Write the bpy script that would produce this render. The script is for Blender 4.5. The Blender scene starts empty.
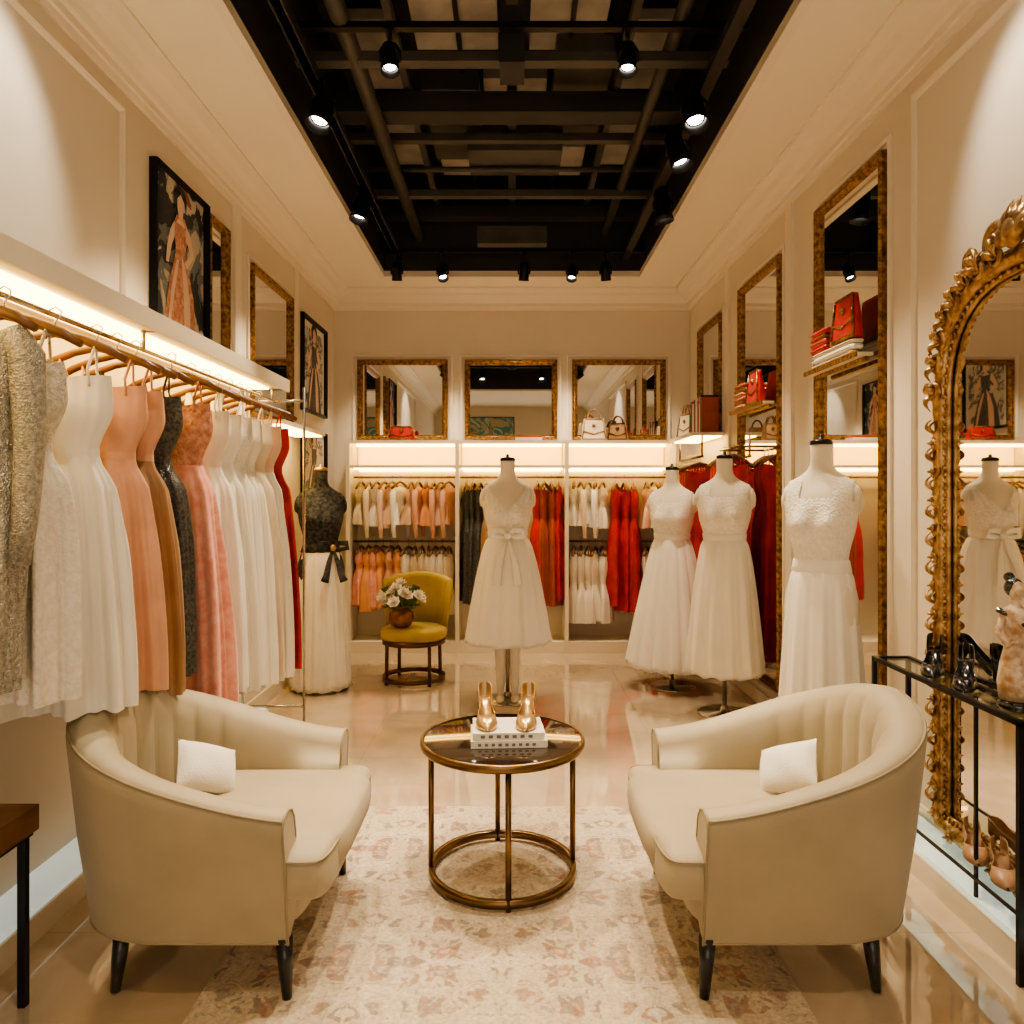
import bpy, math, random
import numpy as np
from mathutils import Vector, Matrix
random.seed(7)
pi=math.pi
sc=bpy.context.scene
try: sc.view_settings.look='AgX - Medium High Contrast'
except Exception: pass
# ------------------------------------------------------------ materials
def M(name,col,rough=.5,metal=0,var=0,vs=5,bump=0,bs=60,emit=0,sheen=0,coat=0,col2=None,btype='noise',spec=None):
    m=bpy.data.materials.new(name); m.use_nodes=True
    nt=m.node_tree; N=nt.nodes; L=nt.links; b=N['Principled BSDF']
    c4=(*col,1); b.inputs['Base Color'].default_value=c4
    b.inputs['Roughness'].default_value=rough; b.inputs['Metallic'].default_value=metal
    if sheen: b.inputs['Sheen Weight'].default_value=sheen
    if coat: b.inputs['Coat Weight'].default_value=coat; b.inputs['Coat Roughness'].default_value=.08
    if spec is not None: b.inputs['Specular IOR Level'].default_value=spec
    tc=N.new('ShaderNodeTexCoord')
    if col2 is None: col2=tuple(max(0,x*(1-var)) for x in col)
    if var or bump:
        n=N.new('ShaderNodeTexNoise'); n.inputs['Scale'].default_value=vs; n.inputs['Detail'].default_value=4
        L.new(tc.outputs['Object'],n.inputs['Vector'])
        r=N.new('ShaderNodeValToRGB'); r.color_ramp.elements[0].position=.35; r.color_ramp.elements[1].position=.65
        r.color_ramp.elements[0].color=(*col2,1); r.color_ramp.elements[1].color=c4
        L.new(n.outputs['Fac'],r.inputs['Fac']); L.new(r.outputs['Color'],b.inputs['Base Color'])
    if bump:
        if btype=='voronoi':
            t=N.new('ShaderNodeTexVoronoi'); o='Distance'
        else:
            t=N.new('ShaderNodeTexNoise'); o='Fac'; t.inputs['Detail'].default_value=3
        t.inputs['Scale'].default_value=bs
        L.new(tc.outputs['Object'],t.inputs['Vector'])
        bp=N.new('ShaderNodeBump'); bp.inputs['Strength'].default_value=bump; bp.inputs['Distance'].default_value=.006
        L.new(t.outputs[o],bp.inputs['Height']); L.new(bp.outputs['Normal'],b.inputs['Normal'])
    if emit:
        b.inputs['Emission Color'].default_value=c4; b.inputs['Emission Strength'].default_value=emit
    return m
WALL=M('wall_plaster',(.73,.65,.53),.7,var=.04,vs=2)
TRIM=M('trim_paint',(.80,.72,.60),.5,var=.02,vs=2)
SOFF=M('ceiling_paint',(.83,.76,.63),.7,var=.02,vs=2)
BLACK=M('ceiling_black',(.032,.030,.028),.6,var=.3,vs=3)
DPAN=M('ceiling_panel_grey',(.50,.46,.40),.7,var=.35,vs=4)
DBEAM=M('ceiling_beam_grey',(.085,.08,.072),.5,var=.3,vs=4)
BMET=M('black_metal',(.02,.02,.022),.35,.6,var=.1,vs=20)
GOLD=M('antique_gold',(.46,.27,.10),.36,.9,col2=(.14,.068,.022),var=.5,vs=38,bump=.7,bs=90,btype='voronoi')
GOLD2=M('carved_gilt',(.60,.40,.20),.36,.85,col2=(.26,.14,.06),var=.5,vs=30,bump=.6,bs=60)
MIRR=M('mirror_silver',(.84,.83,.80),.015,1,var=.01,vs=1)
CREAM=M('shelf_lacquer',(.82,.74,.59),.35,var=.03,vs=2)
LED=M('led_strip_warm',(1,.66,.20),.5,emit=12)
LEDC=M('backlit_panel',(1,.68,.20),.5,emit=1.7)
LAMP=M('lamp_lens',(1,.90,.72),.5,emit=30)
UPH=M('chair_velvet',(.43,.365,.25),.6,var=.10,vs=6,bump=.12,bs=300,sheen=.15)
UPHP=M('chair_piping',(.35,.29,.19),.6,var=.1,vs=6)
DWOOD=M('dark_leg_wood',(.010,.011,.014),.3,var=.2,vs=10,coat=.3)
PILL=M('pillow_linen',(.84,.81,.75),.8,var=.05,vs=20,bump=.3,bs=160,sheen=.2)
BRASS=M('aged_brass',(.25,.16,.085),.28,1,var=.25,vs=12)
DBRONZE=M('dark_bronze',(.12,.065,.03),.35,.8,var=.25,vs=12)
TGLASS=M('smoked_glass_top',(.030,.020,.015),.05,0,var=.1,vs=3,coat=1)
PAPER=M('book_cover',(.78,.74,.66),.45,var=.1,vs=12)
PAPER2=M('book_cover_grey',(.22,.19,.16),.45,var=.3,vs=30)
GSHOE=M('gold_leather',(.62,.42,.22),.28,.75,var=.2,vs=30)
BSHOE=M('black_patent',(.012,.011,.012),.12,var=.2,vs=10,coat=1)
TSHOE=M('tan_leather',(.42,.24,.13),.45,var=.2,vs=20)
PLAST=M('mannequin_plaster',(.78,.71,.59),.5,var=.03,vs=8)
WHITE=M('ivory_satin',(.88,.84,.76),.5,var=.03,vs=6,bump=.12,bs=40,sheen=.2)
LACE=M('ivory_lace',(.88,.84,.76),.65,col2=(.78,.72,.63),var=.2,vs=60,bump=.5,bs=95,btype='voronoi')
STEEL=M('brushed_steel',(.55,.51,.44),.25,1,var=.1,vs=20)
HWOOD=M('hanger_wood',(.20,.085,.028),.42,var=.3,vs=18,coat=.15)
WAL=M('walnut_top',(.22,.10,.04),.35,col2=(.12,.05,.018),var=.4,vs=9,coat=.2)
SEQ=M('silver_sequin',(.56,.53,.46),.35,.3,col2=(.32,.30,.25),var=.4,vs=90,bump=.9,bs=190,btype='voronoi')
PEARL=M('pearl_beading',(.82,.78,.69),.45,.1,col2=(.60,.55,.46),var=.3,vs=60,bump=.8,bs=150,btype='voronoi')
PEACH=M('peach_satin',(.70,.38,.25),.45,var=.12,vs=8,sheen=.1)
BRONZ=M('bronze_satin',(.36,.20,.10),.42,var=.2,vs=8,sheen=.1)
CHAR=M('charcoal_sequin',(.13,.13,.12),.35,.4,col2=(.04,.04,.04),var=.4,vs=80,bump=.6,bs=200,btype='voronoi')
CORAL=M('coral_tulle',(.74,.29,.22),.6,col2=(.82,.42,.33),var=.2,vs=30,sheen=.3)
CORALE=M('coral_embroidery',(.76,.40,.28),.55,col2=(.50,.19,.12),var=.3,vs=45,bump=.7,bs=110,btype='voronoi')
IVO=M('ivory_silk',(.85,.80,.69),.5,var=.05,vs=6,sheen=.2)
CHAMP=M('champagne_silk',(.78,.66,.49),.45,var=.1,vs=6,sheen=.2)
RED=M('red_silk',(.60,.016,.010),.42,col2=(.38,.009,.007),var=.2,vs=9,sheen=.05)
ORNG=M('apricot_silk',(.82,.38,.18),.5,var=.15,vs=9,sheen=.1)
RUST=M('rust_silk',(.42,.09,.03),.5,var=.2,vs=9)
PINK=M('blush_silk',(.84,.58,.44),.5,var=.1,vs=9,sheen=.1)
BLKF=M('navy_brocade',(.012,.015,.022),.6,col2=(.075,.075,.08),var=.5,vs=42,bump=.5,bs=90,btype='voronoi',spec=.2)
YEL=M('mustard_velvet',(.46,.33,.035),.6,var=.15,vs=8,sheen=.2)
POT=M('bronze_pot',(.30,.13,.045),.25,.6,var=.3,vs=15)
PETAL=M('white_petal',(.90,.84,.72),.6,var=.1,vs=30)
LEAF=M('leaf_green',(.14,.20,.07),.5,var=.3,vs=15)
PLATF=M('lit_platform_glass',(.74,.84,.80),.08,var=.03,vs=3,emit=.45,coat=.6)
SKIN=M('figurine_glaze',(.40,.23,.12),.3,col2=(.70,.58,.44),var=.4,vs=40)
def glassmat():
    m=bpy.data.materials.new('console_glass'); m.use_nodes=True; nt=m.node_tree; N=nt.nodes; N.clear()
    o=N.new('ShaderNodeOutputMaterial'); mx=N.new('ShaderNodeMixShader'); t=N.new('ShaderNodeBsdfTransparent'); g=N.new('ShaderNodeBsdfGlossy')
    f=N.new('ShaderNodeFresnel'); f.inputs['IOR'].default_value=1.6
    t.inputs['Color'].default_value=(.82,.90,.86,1); g.inputs['Roughness'].default_value=.02
    nt.links.new(f.outputs[0],mx.inputs[0]); nt.links.new(t.outputs[0],mx.inputs[1]); nt.links.new(g.outputs[0],mx.inputs[2]); nt.links.new(mx.outputs[0],o.inputs[0])
    return m
GLASS=glassmat()
def floormat():
    m=bpy.data.materials.new('polished_marble_tile'); m.use_nodes=True; nt=m.node_tree; N=nt.nodes; L=nt.links; b=N['Principled BSDF']
    tc=N.new('ShaderNodeTexCoord'); br=N.new('ShaderNodeTexBrick'); br.offset=0; br.inputs['Scale'].default_value=1
    br.inputs['Brick Width'].default_value=.8; br.inputs['Row Height'].default_value=.8; br.inputs['Mortar Size'].default_value=.002
    br.inputs['Color1'].default_value=(.62,.50,.37,1); br.inputs['Color2'].default_value=(.65,.53,.395,1); br.inputs['Mortar'].default_value=(.50,.40,.29,1)
    L.new(tc.outputs['Object'],br.inputs['Vector'])
    n=N.new('ShaderNodeTexNoise'); n.inputs['Scale'].default_value=2.2; n.inputs['Detail'].default_value=8; n.inputs['Distortion'].default_value=1.6
    L.new(tc.outputs['Object'],n.inputs['Vector'])
    r=N.new('ShaderNodeValToRGB'); r.color_ramp.elements[0].position=.35; r.color_ramp.elements[0].color=(.88,.85,.80,1); r.color_ramp.elements[1].position=.6; r.color_ramp.elements[1].color=(1,1,1,1)
    L.new(n.outputs['Fac'],r.inputs['Fac'])
    mx=N.new('ShaderNodeMix'); mx.data_type='RGBA'; mx.blend_type='MULTIPLY'; mx.inputs[0].default_value=1
    L.new(br.outputs['Color'],mx.inputs[6]); L.new(r.outputs['Color'],mx.inputs[7]); L.new(mx.outputs[2],b.inputs['Base Color'])
    b.inputs['Roughness'].default_value=.05; b.inputs['IOR'].default_value=2.1; b.inputs['Coat Weight'].default_value=1; b.inputs['Coat Roughness'].default_value=.015; b.inputs['Coat IOR'].default_value=2.1
    return m
FLOOR=floormat()
def rugmat():
    m=bpy.data.materials.new('floral_rug_weave'); m.use_nodes=True; nt=m.node_tree; N=nt.nodes; L=nt.links; b=N['Principled BSDF']
    tc=N.new('ShaderNodeTexCoord')
    sp=N.new('ShaderNodeSeparateXYZ'); L.new(tc.outputs['Object'],sp.inputs[0])
    def math_(op,a,bv=None,cv=None):
        x=N.new('ShaderNodeMath'); x.operation=op
        for i,v in enumerate((a,bv,cv)):
            if v is None: continue
            if isinstance(v,(int,float)): x.inputs[i].default_value=v
            else: L.new(v,x.inputs[i])
        return x.outputs[0]
    px=math_('PINGPONG',math_('ADD',sp.outputs[0],.03),.42); py=math_('PINGPONG',math_('ADD',sp.outputs[1],10.0),.36)
    cb=N.new('ShaderNodeCombineXYZ'); L.new(px,cb.inputs[0]); L.new(py,cb.inputs[1])
    n0=N.new('ShaderNodeTexNoise'); n0.inputs['Scale'].default_value=12; n0.inputs['Detail'].default_value=3
    L.new(cb.outputs[0],n0.inputs['Vector'])
    ad=N.new('ShaderNodeVectorMath'); ad.operation='MULTIPLY_ADD'; ad.inputs[1].default_value=(.17,.17,.0)
    L.new(n0.outputs['Color'],ad.inputs[0]); L.new(cb.outputs[0],ad.inputs[2])
    def vor(scale,feat):
        v=N.new('ShaderNodeTexVoronoi'); v.feature=feat; v.inputs['Scale'].default_value=scale; L.new(ad.outputs[0],v.inputs['Vector']); return v
    def ramp(src,p0,p1,c0=(0,0,0,1),c1=(1,1,1,1)):
        r=N.new('ShaderNodeValToRGB'); e=r.color_ramp.elements; e[0].position=p0; e[1].position=p1; e[0].color=c0; e[1].color=c1; L.new(src,r.inputs['Fac']); return r.outputs['Color']
    v1=vor(8,'DISTANCE_TO_EDGE'); v2=vor(20,'DISTANCE_TO_EDGE'); v3=vor(8,'F1')
    vines=ramp(v1.outputs['Distance'],.05,.09,(1,1,1,1),(0,0,0,1))
    leaves=ramp(v2.outputs['Distance'],.14,.19)
    bloom=ramp(v3.outputs['Distance'],.24,.30,(1,1,1,1),(0,0,0,1))
    ringm=ramp(v3.outputs['Distance'],.13,.15,(1,1,1,1),(0,0,0,1))
    n2=N.new('ShaderNodeTexNoise'); n2.inputs['Scale'].default_value=4.5; n2.inputs['Detail'].default_value=3; L.new(tc.outputs['Object'],n2.inputs['Vector'])
    mask=ramp(n2.outputs['Fac'],.44,.58)
    def mix(a,bcol,fac,mode='MIX'):
        x=N.new('ShaderNodeMix'); x.data_type='RGBA'; x.blend_type=mode
        if isinstance(fac,(int,float)): x.inputs[0].default_value=fac
        else: L.new(fac,x.inputs[0])
        if isinstance(a,tuple): x.inputs[6].default_value=a
        else: L.new(a,x.inputs[6])
        if isinstance(bcol,tuple): x.inputs[7].default_value=bcol
        else: L.new(bcol,x.inputs[7])
        return x.outputs[2]
    mul=lambda a,v: math_('MULTIPLY',a,v)
    leafc=mix((.24,.215,.18,1),(.38,.22,.15,1),mask)
    base=mix((.58,.48,.365,1),leafc,mul(leaves,.75))
    c=mix(base,(.64,.55,.43,1),mul(vines,.9))
    pink=mix((.42,.17,.11,1),(.22,.20,.18,1),mask)
    c=mix(c,pink,mul(bloom,.6))
    c=mix(c,(.60,.49,.37,1),mul(ringm,.7))
    n5=N.new('ShaderNodeTexNoise'); n5.inputs['Scale'].default_value=2.4; n5.inputs['Detail'].default_value=6; L.new(tc.outputs['Object'],n5.inputs['Vector'])
    c=mix(c,(.58,.48,.37,1),mul(ramp(n5.outputs['Fac'],.42,.66),.35))
    n3=N.new('ShaderNodeTexNoise'); n3.inputs['Scale'].default_value=90; L.new(tc.outputs['Object'],n3.inputs['Vector'])
    w=ramp(n3.outputs['Fac'],.3,.7,(.68,.68,.68,1),(1.1,1.1,1.1,1))
    c=mix(c,w,.8,'MULTIPLY')
    L.new(c,b.inputs['Base Color']); b.inputs['Roughness'].default_value=.95
    bp=N.new('ShaderNodeBump'); bp.inputs['Strength'].default_value=.5; bp.inputs['Distance'].default_value=.004
    n4=N.new('ShaderNodeTexNoise'); n4.inputs['Scale'].default_value=260; L.new(tc.outputs['Object'],n4.inputs['Vector'])
    L.new(n4.outputs['Fac'],bp.inputs['Height']); L.new(bp.outputs['Normal'],b.inputs['Normal'])
    return m
RUG=rugmat()
def artmat(name,cols,scale,dist=1.5):
    m=bpy.data.materials.new(name); m.use_nodes=True; nt=m.node_tree; N=nt.nodes; L=nt.links; b=N['Principled BSDF']
    tc=N.new('ShaderNodeTexCoord'); n=N.new('ShaderNodeTexNoise'); n.inputs['Scale'].default_value=scale; n.inputs['Detail'].default_value=5; n.inputs['Distortion'].default_value=dist
    L.new(tc.outputs['Object'],n.inputs['Vector']); r=N.new('ShaderNodeValToRGB'); r.color_ramp.interpolation='CONSTANT'
    e=r.color_ramp.elements
    for i,(p,c) in enumerate(cols):
        if i<2: e[i].position=p; e[i].color=(*c,1)
        else:
            q=e.new(p); q.color=(*c,1)
    L.new(n.outputs['Fac'],r.inputs['Fac']); L.new(r.outputs['Color'],b.inputs['Base Color']); b.inputs['Roughness'].default_value=.6
    return m
ART1=artmat('abstract_canvas',[(0,(.55,.48,.38)),(.42,(.18,.20,.20)),(.47,(.025,.03,.035)),(.55,(.05,.055,.06)),(.58,(.62,.56,.46)),(.66,(.30,.13,.08))],3.6,.8)
ART2=artmat('abstract_canvas_teal',[(0,(.45,.40,.28)),(.42,(.08,.28,.28)),(.50,(.45,.55,.48)),(.56,(.07,.14,.17)),(.62,(.5,.3,.12))],3)
ART3=artmat('sketch_print',[(0,(.62,.58,.50)),(.46,(.45,.42,.37)),(.50,(.16,.15,.14)),(.58,(.60,.56,.48))],6)
# ------------------------------------------------------------ mesh builder
class MB:
    def __init__(s): s.v=[];s.f=[];s.mi=[];s.sm=[];s.T=Matrix.Identity(4)
    def add(s,vs,fs,m=0,smooth=True):
        o=len(s.v); T=s.T
        s.v+= [tuple(T@Vector(p)) for p in vs]
        s.f+= [tuple(i+o for i in f) for f in fs]
        s.mi+=[m]*len(fs); s.sm+=[smooth]*len(fs)
    def box(s,x0,x1,y0,y1,z0,z1,m=0):
        vs=[(x,y,z) for x in(x0,x1) for y in(y0,y1) for z in(z0,z1)]
        s.add(vs,[(0,1,3,2),(4,6,7,5),(0,4,5,1),(2,3,7,6),(0,2,6,4),(1,5,7,3)],m,False)
    def loft(s,rings,m=0,closed=True,cap0=False,cap1=False,smooth=True,loop=False):
        n=len(rings[0]); vs=[p for r in rings for p in r]; fs=[]
        R=len(rings)
        for i in range(R if loop else R-1):
            j=(i+1)%R
            for k in range(n if closed else n-1):
                k2=(k+1)%n
                fs.append((i*n+k,i*n+k2,j*n+k2,j*n+k))
        if cap0: fs.append(tuple(range(n-1,-1,-1)))
        if cap1: fs.append(tuple((R-1)*n+k for k in range(n)))
        s.add(vs,fs,m,smooth)
    def tube(s,pts,r,m=0,n=8,loop=False,flat=1.0,up=None):
        P=[Vector(p) for p in pts]; K=len(P); rings=[]
        nrm=None
        for i in range(K):
            a=P[(i-1)%K] if (loop or i>0) else P[i]; b=P[(i+1)%K] if (loop or i<K-1) else P[i]
            t=(b-a); t=t.normalized() if t.length>1e-9 else Vector((0,0,1))
            if nrm is None:
                u=Vector(up) if up else (Vector((0,0,1)) if abs(t.z)<.9 else Vector((1,0,0)))
                nrm=(u-t*u.dot(t)).normalized()
            else:
                nrm=(nrm-t*nrm.dot(t)); nrm=nrm.normalized() if nrm.length>1e-6 else Vector((1,0,0))
            bb=t.cross(nrm); rr=r[i] if isinstance(r,(list,tuple)) else r
            rings.append([P[i]+nrm*(math.cos(2*pi*k/n)*rr*flat)+bb*(math.sin(2*pi*k/n)*rr) for k in range(n)])
        s.loft(rings,m,True,not loop,not loop,True,loop)
    def lathe(s,prof,cx=0,cy=0,m=0,n=32,cap0=True,cap1=True):
        s.loft([[(cx+r*math.cos(2*pi*k/n),cy+r*math.sin(2*pi*k/n),z) for k in range(n)] for r,z in prof],m,True,cap0,cap1)
    def sell(s,c,a,b,h,e1=1.,e2=1.,m=0,nu=24,nv=12):
        f=lambda x,e: math.copysign(abs(x)**e,x)
        rings=[]
        for i in range(nv+1):
            ph=-pi/2+pi*i/nv; ph=max(-pi/2+.01,min(pi/2-.01,ph))
            rings.append([(c[0]+a*f(math.cos(ph),e1)*f(math.cos(2*pi*k/nu),e2),c[1]+b*f(math.cos(ph),e1)*f(math.sin(2*pi*k/nu),e2),c[2]+h*f(math.sin(ph),e1)) for k in range(nu)])
        s.loft(rings,m,True,True,True)
    def obj(s,name,mats,loc=(0,0,0),rot=(0,0,0),parent=None,bevel=0,subsurf=0,solid=0):
        me=bpy.data.meshes.new(name); me.from_pydata(s.v,[],s.f)
        for m in mats: me.materials.append(m)
        me.polygons.foreach_set('material_index',s.mi); me.polygons.foreach_set('use_smooth',s.sm); me.update()
        o=bpy.data.objects.new(name,me); sc.collection.objects.link(o)
        o.location=loc; o.rotation_euler=rot
        if parent: o.parent=parent
        if solid:
            q=o.modifiers.new('s','SOLIDIFY'); q.thickness=solid; q.offset=0
        if bevel:
            q=o.modifiers.new('b','BEVEL'); q.width=bevel; q.segments=2; q.limit_method='ANGLE'; q.angle_limit=.9
        return o
def crom(keys,t):
    ks=sorted(keys); n=len(ks)
    if t<=ks[0][0]: return ks[0][1:]
    if t>=ks[-1][0]: return ks[-1][1:]
    for i in range(n-1):
        if ks[i][0]<=t<=ks[i+1][0]: break
    a=ks[i];b=ks[i+1];p=ks[i-1] if i>0 else a;q=ks[i+2] if i+2<n else b
    h=b[0]-a[0];u=(t-a[0])/h;res=[]
    for j in range(1,len(a)):
        ma=(b[j]-p[j])/(b[0]-p[0]) if b[0]!=p[0] else 0
        mb=(q[j]-a[j])/(q[0]-a[0]) if q[0]!=a[0] else 0
        if (b[j]-a[j])*(a[j]-p[j])<=0: ma=0
        if (q[j]-b[j])*(b[j]-a[j])<=0: mb=0
        res.append((2*u**3-3*u*u+1)*a[j]+(u**3-2*u*u+u)*h*ma+(-2*u**3+3*u*u)*b[j]+(u**3-u*u)*h*mb)
    return res
def empty(name,loc=(0,0,0)):
    e=bpy.data.objects.new(name,None); sc.collection.objects.link(e); e.location=loc; e.empty_display_size=.1; return e
def B1(name,x0,x1,y0,y1,z0,z1,mat,parent=None,bevel=0):
    b=MB(); cx,cy,cz=(x0+x1)/2,(y0+y1)/2,z0
    b.box(x0-cx,x1-cx,y0-cy,y1-cy,z0-cz,z1-cz); return b.obj(name,[mat],(cx,cy,cz),parent=parent,bevel=bevel)
# ------------------------------------------------------------ room
WX=1.66; YB=7.0; YR=-2.2; ZC=3.3
b=MB(); b.box(-WX-.1,WX+.1,YR-.1,YB+.1,-.1,0); b.obj('floor',[FLOOR])
B1('wall_left',-WX-.1,-WX,YR-.1,YB+.1,0,4.3,WALL)
B1('wall_right',WX,WX+.1,YR-.1,YB+.1,0,4.3,WALL)
B1('wall_back',-WX,WX,YB,YB+.1,0,4.3,WALL)
B1('wall_front',-WX,WX,YR-.1,YR,0,4.3,WALL)
b=MB(); OX=1.1; OY0=.3; OY1=6.46
b.box(-WX,-OX,YR,YB,ZC,ZC+.08,0); b.box(OX,WX,YR,YB,ZC,ZC+.08,0)
b.box(-OX,OX,OY1,YB,ZC,ZC+.08,0); b.box(-OX,OX,YR,OY0,ZC,ZC+.08,0)
e=.004
b.box(-OX-.03,-OX+e,OY0,OY1,ZC+.03,4.15,1); b.box(OX-e,OX+.03,OY0,OY1,ZC+.03,4.15,1)
b.box(-OX,OX,OY1-e,OY1+.03,ZC+.03,4.15,1); b.box(-OX,OX,OY0-.03,OY0+e,ZC+.03,4.15,1)
b.box(-WX,WX,YR,YB,4.15,4.25,1)
b.obj('ceiling',[SOFF,BLACK])
b=MB()
for (x0,x1,y0,y1) in [(-OX-.05,-OX,OY0,OY1),(OX,OX+.05,OY0,OY1),(-OX-.05,OX+.05,OY1,OY1+.05)]:
    b.box(x0,x1,y0,y1,ZC-.02,ZC+.002)
b.obj('trim_1',[TRIM])
prof=[(0,3.12),(.015,3.12),(.02,3.145),(.03,3.15),(.03,3.18),(.045,3.19),(.06,3.215),(.085,3.24),(.12,3.255),(.135,3.27),(.15,3.285),(.165,3.288),(.165,ZC+.01),(0,ZC+.01)]
b=MB()
b.loft([[(-WX+d,YR,z) for d,z in prof],[(-WX+d,YB-d,z) for d,z in prof],[(WX-d,YB-d,z) for d,z in prof],[(WX-d,YR,z) for d,z in prof]],0,True,True,True,False)
b.obj('trim_2',[TRIM])
def bb(name,x0,x1,y0,y1):
    b=MB(); b.box(x0,x1,y0,y1,0,.1); b.obj(name,[TRIM],bevel=.004)
bb('baseboard_left',-WX,-WX+.015,4.62,YB); bb('baseboard_right',WX-.015,WX,3.12,YB); bb('baseboard_back',-WX+.015,WX-.015,YB-.015,YB)
# ceiling services
b=MB()
for y,z,w,h,m in [(2.9,3.62,.04,.08,2),(3.8,3.58,.035,.05,2),(4.5,3.66,.08,.12,0),(5.0,3.75,.03,.05,2),(5.55,3.60,.03,.05,2),(6.2,3.68,.06,.08,0)]:
    b.box(-OX,OX,y-w,y+w,z,z+h,m)
for x in(-.97,.97):
    b.box(x-.03,x+.03,OY0,OY1,3.42,3.47,0)
for x in(-.62,.62):
    b.box(x-.02,x+.02,OY0,OY1,3.80,3.86,2)
b.box(-.03,.03,OY0,OY1,3.82,3.88,2)
b.tube([(-.80,OY0,3.62),(-.80,OY1,3.62)],.045,2,10); b.tube([(.80,OY0,3.66),(.80,OY1,3.66)],.035,2,10)
b.tube([(-.3,OY0,3.97),(-.3,OY1,3.97)],.014,0,8); b.tube([(.33,OY0,3.97),(.33,OY1,3.97)],.014,0,8)
b.box(-.55,-.2,4.55,5.5,3.86,3.98,2); b.box(.25,.58,4.2,5.2,3.86,3.98,2); b.tube([(-OX,4.15,3.78),(OX,4.15,3.78)],.02,2,8); b.tube([(-OX,5.3,3.70),(OX,5.3,3.70)],.02,2,8)
for x0,x1,y0,y1 in [(-.60,-.06,2.72,3.25),(.08,.60,2.72,3.2),(-.58,-.08,3.35,3.75),(.08,.58,3.3,3.7),(-.55,-.08,3.92,4.38),(.10,.52,3.92,4.38),(-.95,-.66,3.3,3.9),(.66,.95,3.3,3.9),(-.95,-.66,4.1,4.8),(.66,.95,4.1,4.8),(-.18,.22,4.68,5.0),(-.28,.28,5.75,6.1),(-.95,-.65,5.1,5.9),(.65,.95,5.1,5.9),(-.55,-.33,5.6,6.1),(.33,.55,5.6,6.1)]:
    b.box(x0,x1,y0,y1,4.00,4.06,1)
b.box(-.30,.34,5.05,5.45,3.72,3.95,2); b.box(-.28,.28,6.02,6.12,3.42,3.56,2)
b.box(-.06,.06,3.55,3.75,3.45,3.72,0)
b.obj('ceiling_truss_grid',[BLACK,DPAN,DBEAM])
# ------------------------------------------------------------ lights
WC=(1,.79,.53)
def spotlight(pos,target,energy,name='track_spotlight',size=1.1,top=3.45,scale=1.,blend=.6,col=WC):
    P=Vector(pos); D=(Vector(target)-P).normalized()
    b=MB(); q=D.to_track_quat('-Z','Y').to_matrix().to_4x4()
    b.T=q
    s=scale
    b.lathe([(.022*s,.12*s),(.040*s,.11*s),(.046*s,.04*s),(.050*s,-.03*s),(.054*s,-.065*s),(.050*s,-.065*s),(.040*s,-.03*s)],0,0,0,20,True,False)
    b.lathe([(.002,-.028*s),(.034*s,-.028*s)],0,0,1,20,True,False)
    b.T=Matrix.Identity(4)
    b.tube([(-.055*s,0,.0),(-.058*s,0,.05),(-.03*s,0,.085),(0,0,.09),(.03*s,0,.085),(.058*s,0,.05),(.055*s,0,0)],.007,0,6,flat=1)
    b.tube([(0,0,.09),(0,0,top-P.z)],.009,0,6)
    b.box(-.02,.02,-.05,.05,top-P.z-.03,top-P.z,0)
    o=b.obj(name,[BMET,LAMP],pos)
    l=bpy.data.lights.new('lamp','SPOT'); l.energy=energy; l.spot_size=size; l.spot_blend=blend; l.color=col; l.shadow_soft_size=.04
    lo=bpy.data.objects.new('lamp',l); sc.collection.objects.link(lo); lo.parent=o; lo.location=D*(.08*s); lo.rotation_euler=D.to_track_quat('-Z','Y').to_euler()
    return o
E=1.36
S=[((-.94,3.7,3.28),(-1.35,2.9,1.0),135,1.1),((.90,3.7,3.28),(1.0,2.5,.3),120,1.2),
   ((-1.0,4.96,3.28),(-1.45,4.4,1.0),130,1.1),((1.0,4.96,3.28),(1.35,4.9,.9),115,1.0),((.92,4.15,3.28),(1.45,3.5,1.0),115,.9),
   ((-.96,6.25,3.24),(-1.0,6.9,1.2),85,1.2),((-.58,6.25,3.24),(-.1,5.1,1.0),100,.9),((.1,6.25,3.24),(0,6.95,1.2),85,1.3),((.5,6.25,3.24),(.2,5.2,.8),70,1.0),((.78,6.25,3.24),(1.0,6.9,1.2),85,1.2),
   ((-.57,3.5,3.42),(-.30,2.6,0),135,1.1),((.54,3.5,3.42),(.30,2.6,0),135,1.1),
   ((-1.02,2.45,3.27),(-1.66,2.25,2.45),34,1.3),((1.02,2.45,3.27),(1.66,2.25,2.45),34,1.3),
   ((0,2.4,3.42),(0,2.7,0),135,.95),((-.5,1.2,3.42),(-.8,2.5,.3),50,1.0),((.5,1.2,3.42),(.8,2.5,.3),50,1.0)]
for i,(p,t,en,sz) in enumerate(S):
    spotlight(p,t,en*E,size=sz,top=3.43 if p[2]<3.3 else 3.58,scale=.82 if (i in(10,11) or p[1]>5) else 1.15,col=(1,.88,.72) if i in(12,13) else WC)
b=MB(); b.box(-1.1,1.1,6.23,6.27,3.42,3.45,0); b.box(-.99,-.95,OY0,OY1,3.42,3.44); b.box(-1.1,1.1,2.38,2.42,3.57,3.60); b.box(-1.1,1.1,3.48,3.52,3.57,3.60); b.box(-1.1,1.1,1.18,1.22,3.57,3.60)
b.obj('lighting_track',[BMET])
def area(name,loc,rot,sx,sy,en,col):
    l=bpy.data.lights.new(name,'AREA'); l.shape='RECTANGLE'; l.size=sx; l.size_y=sy; l.energy=en; l.color=col
    o=bpy.data.objects.new(name,l); sc.collection.objects.link(o); o.location=loc; o.rotation_euler=rot; return o
area('rear_fill_light',(0,-2.15,1.45),(math.radians(88),0,0),2.8,1.9,34,(1,.86,.68))  # added soft fill behind the camera
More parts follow.
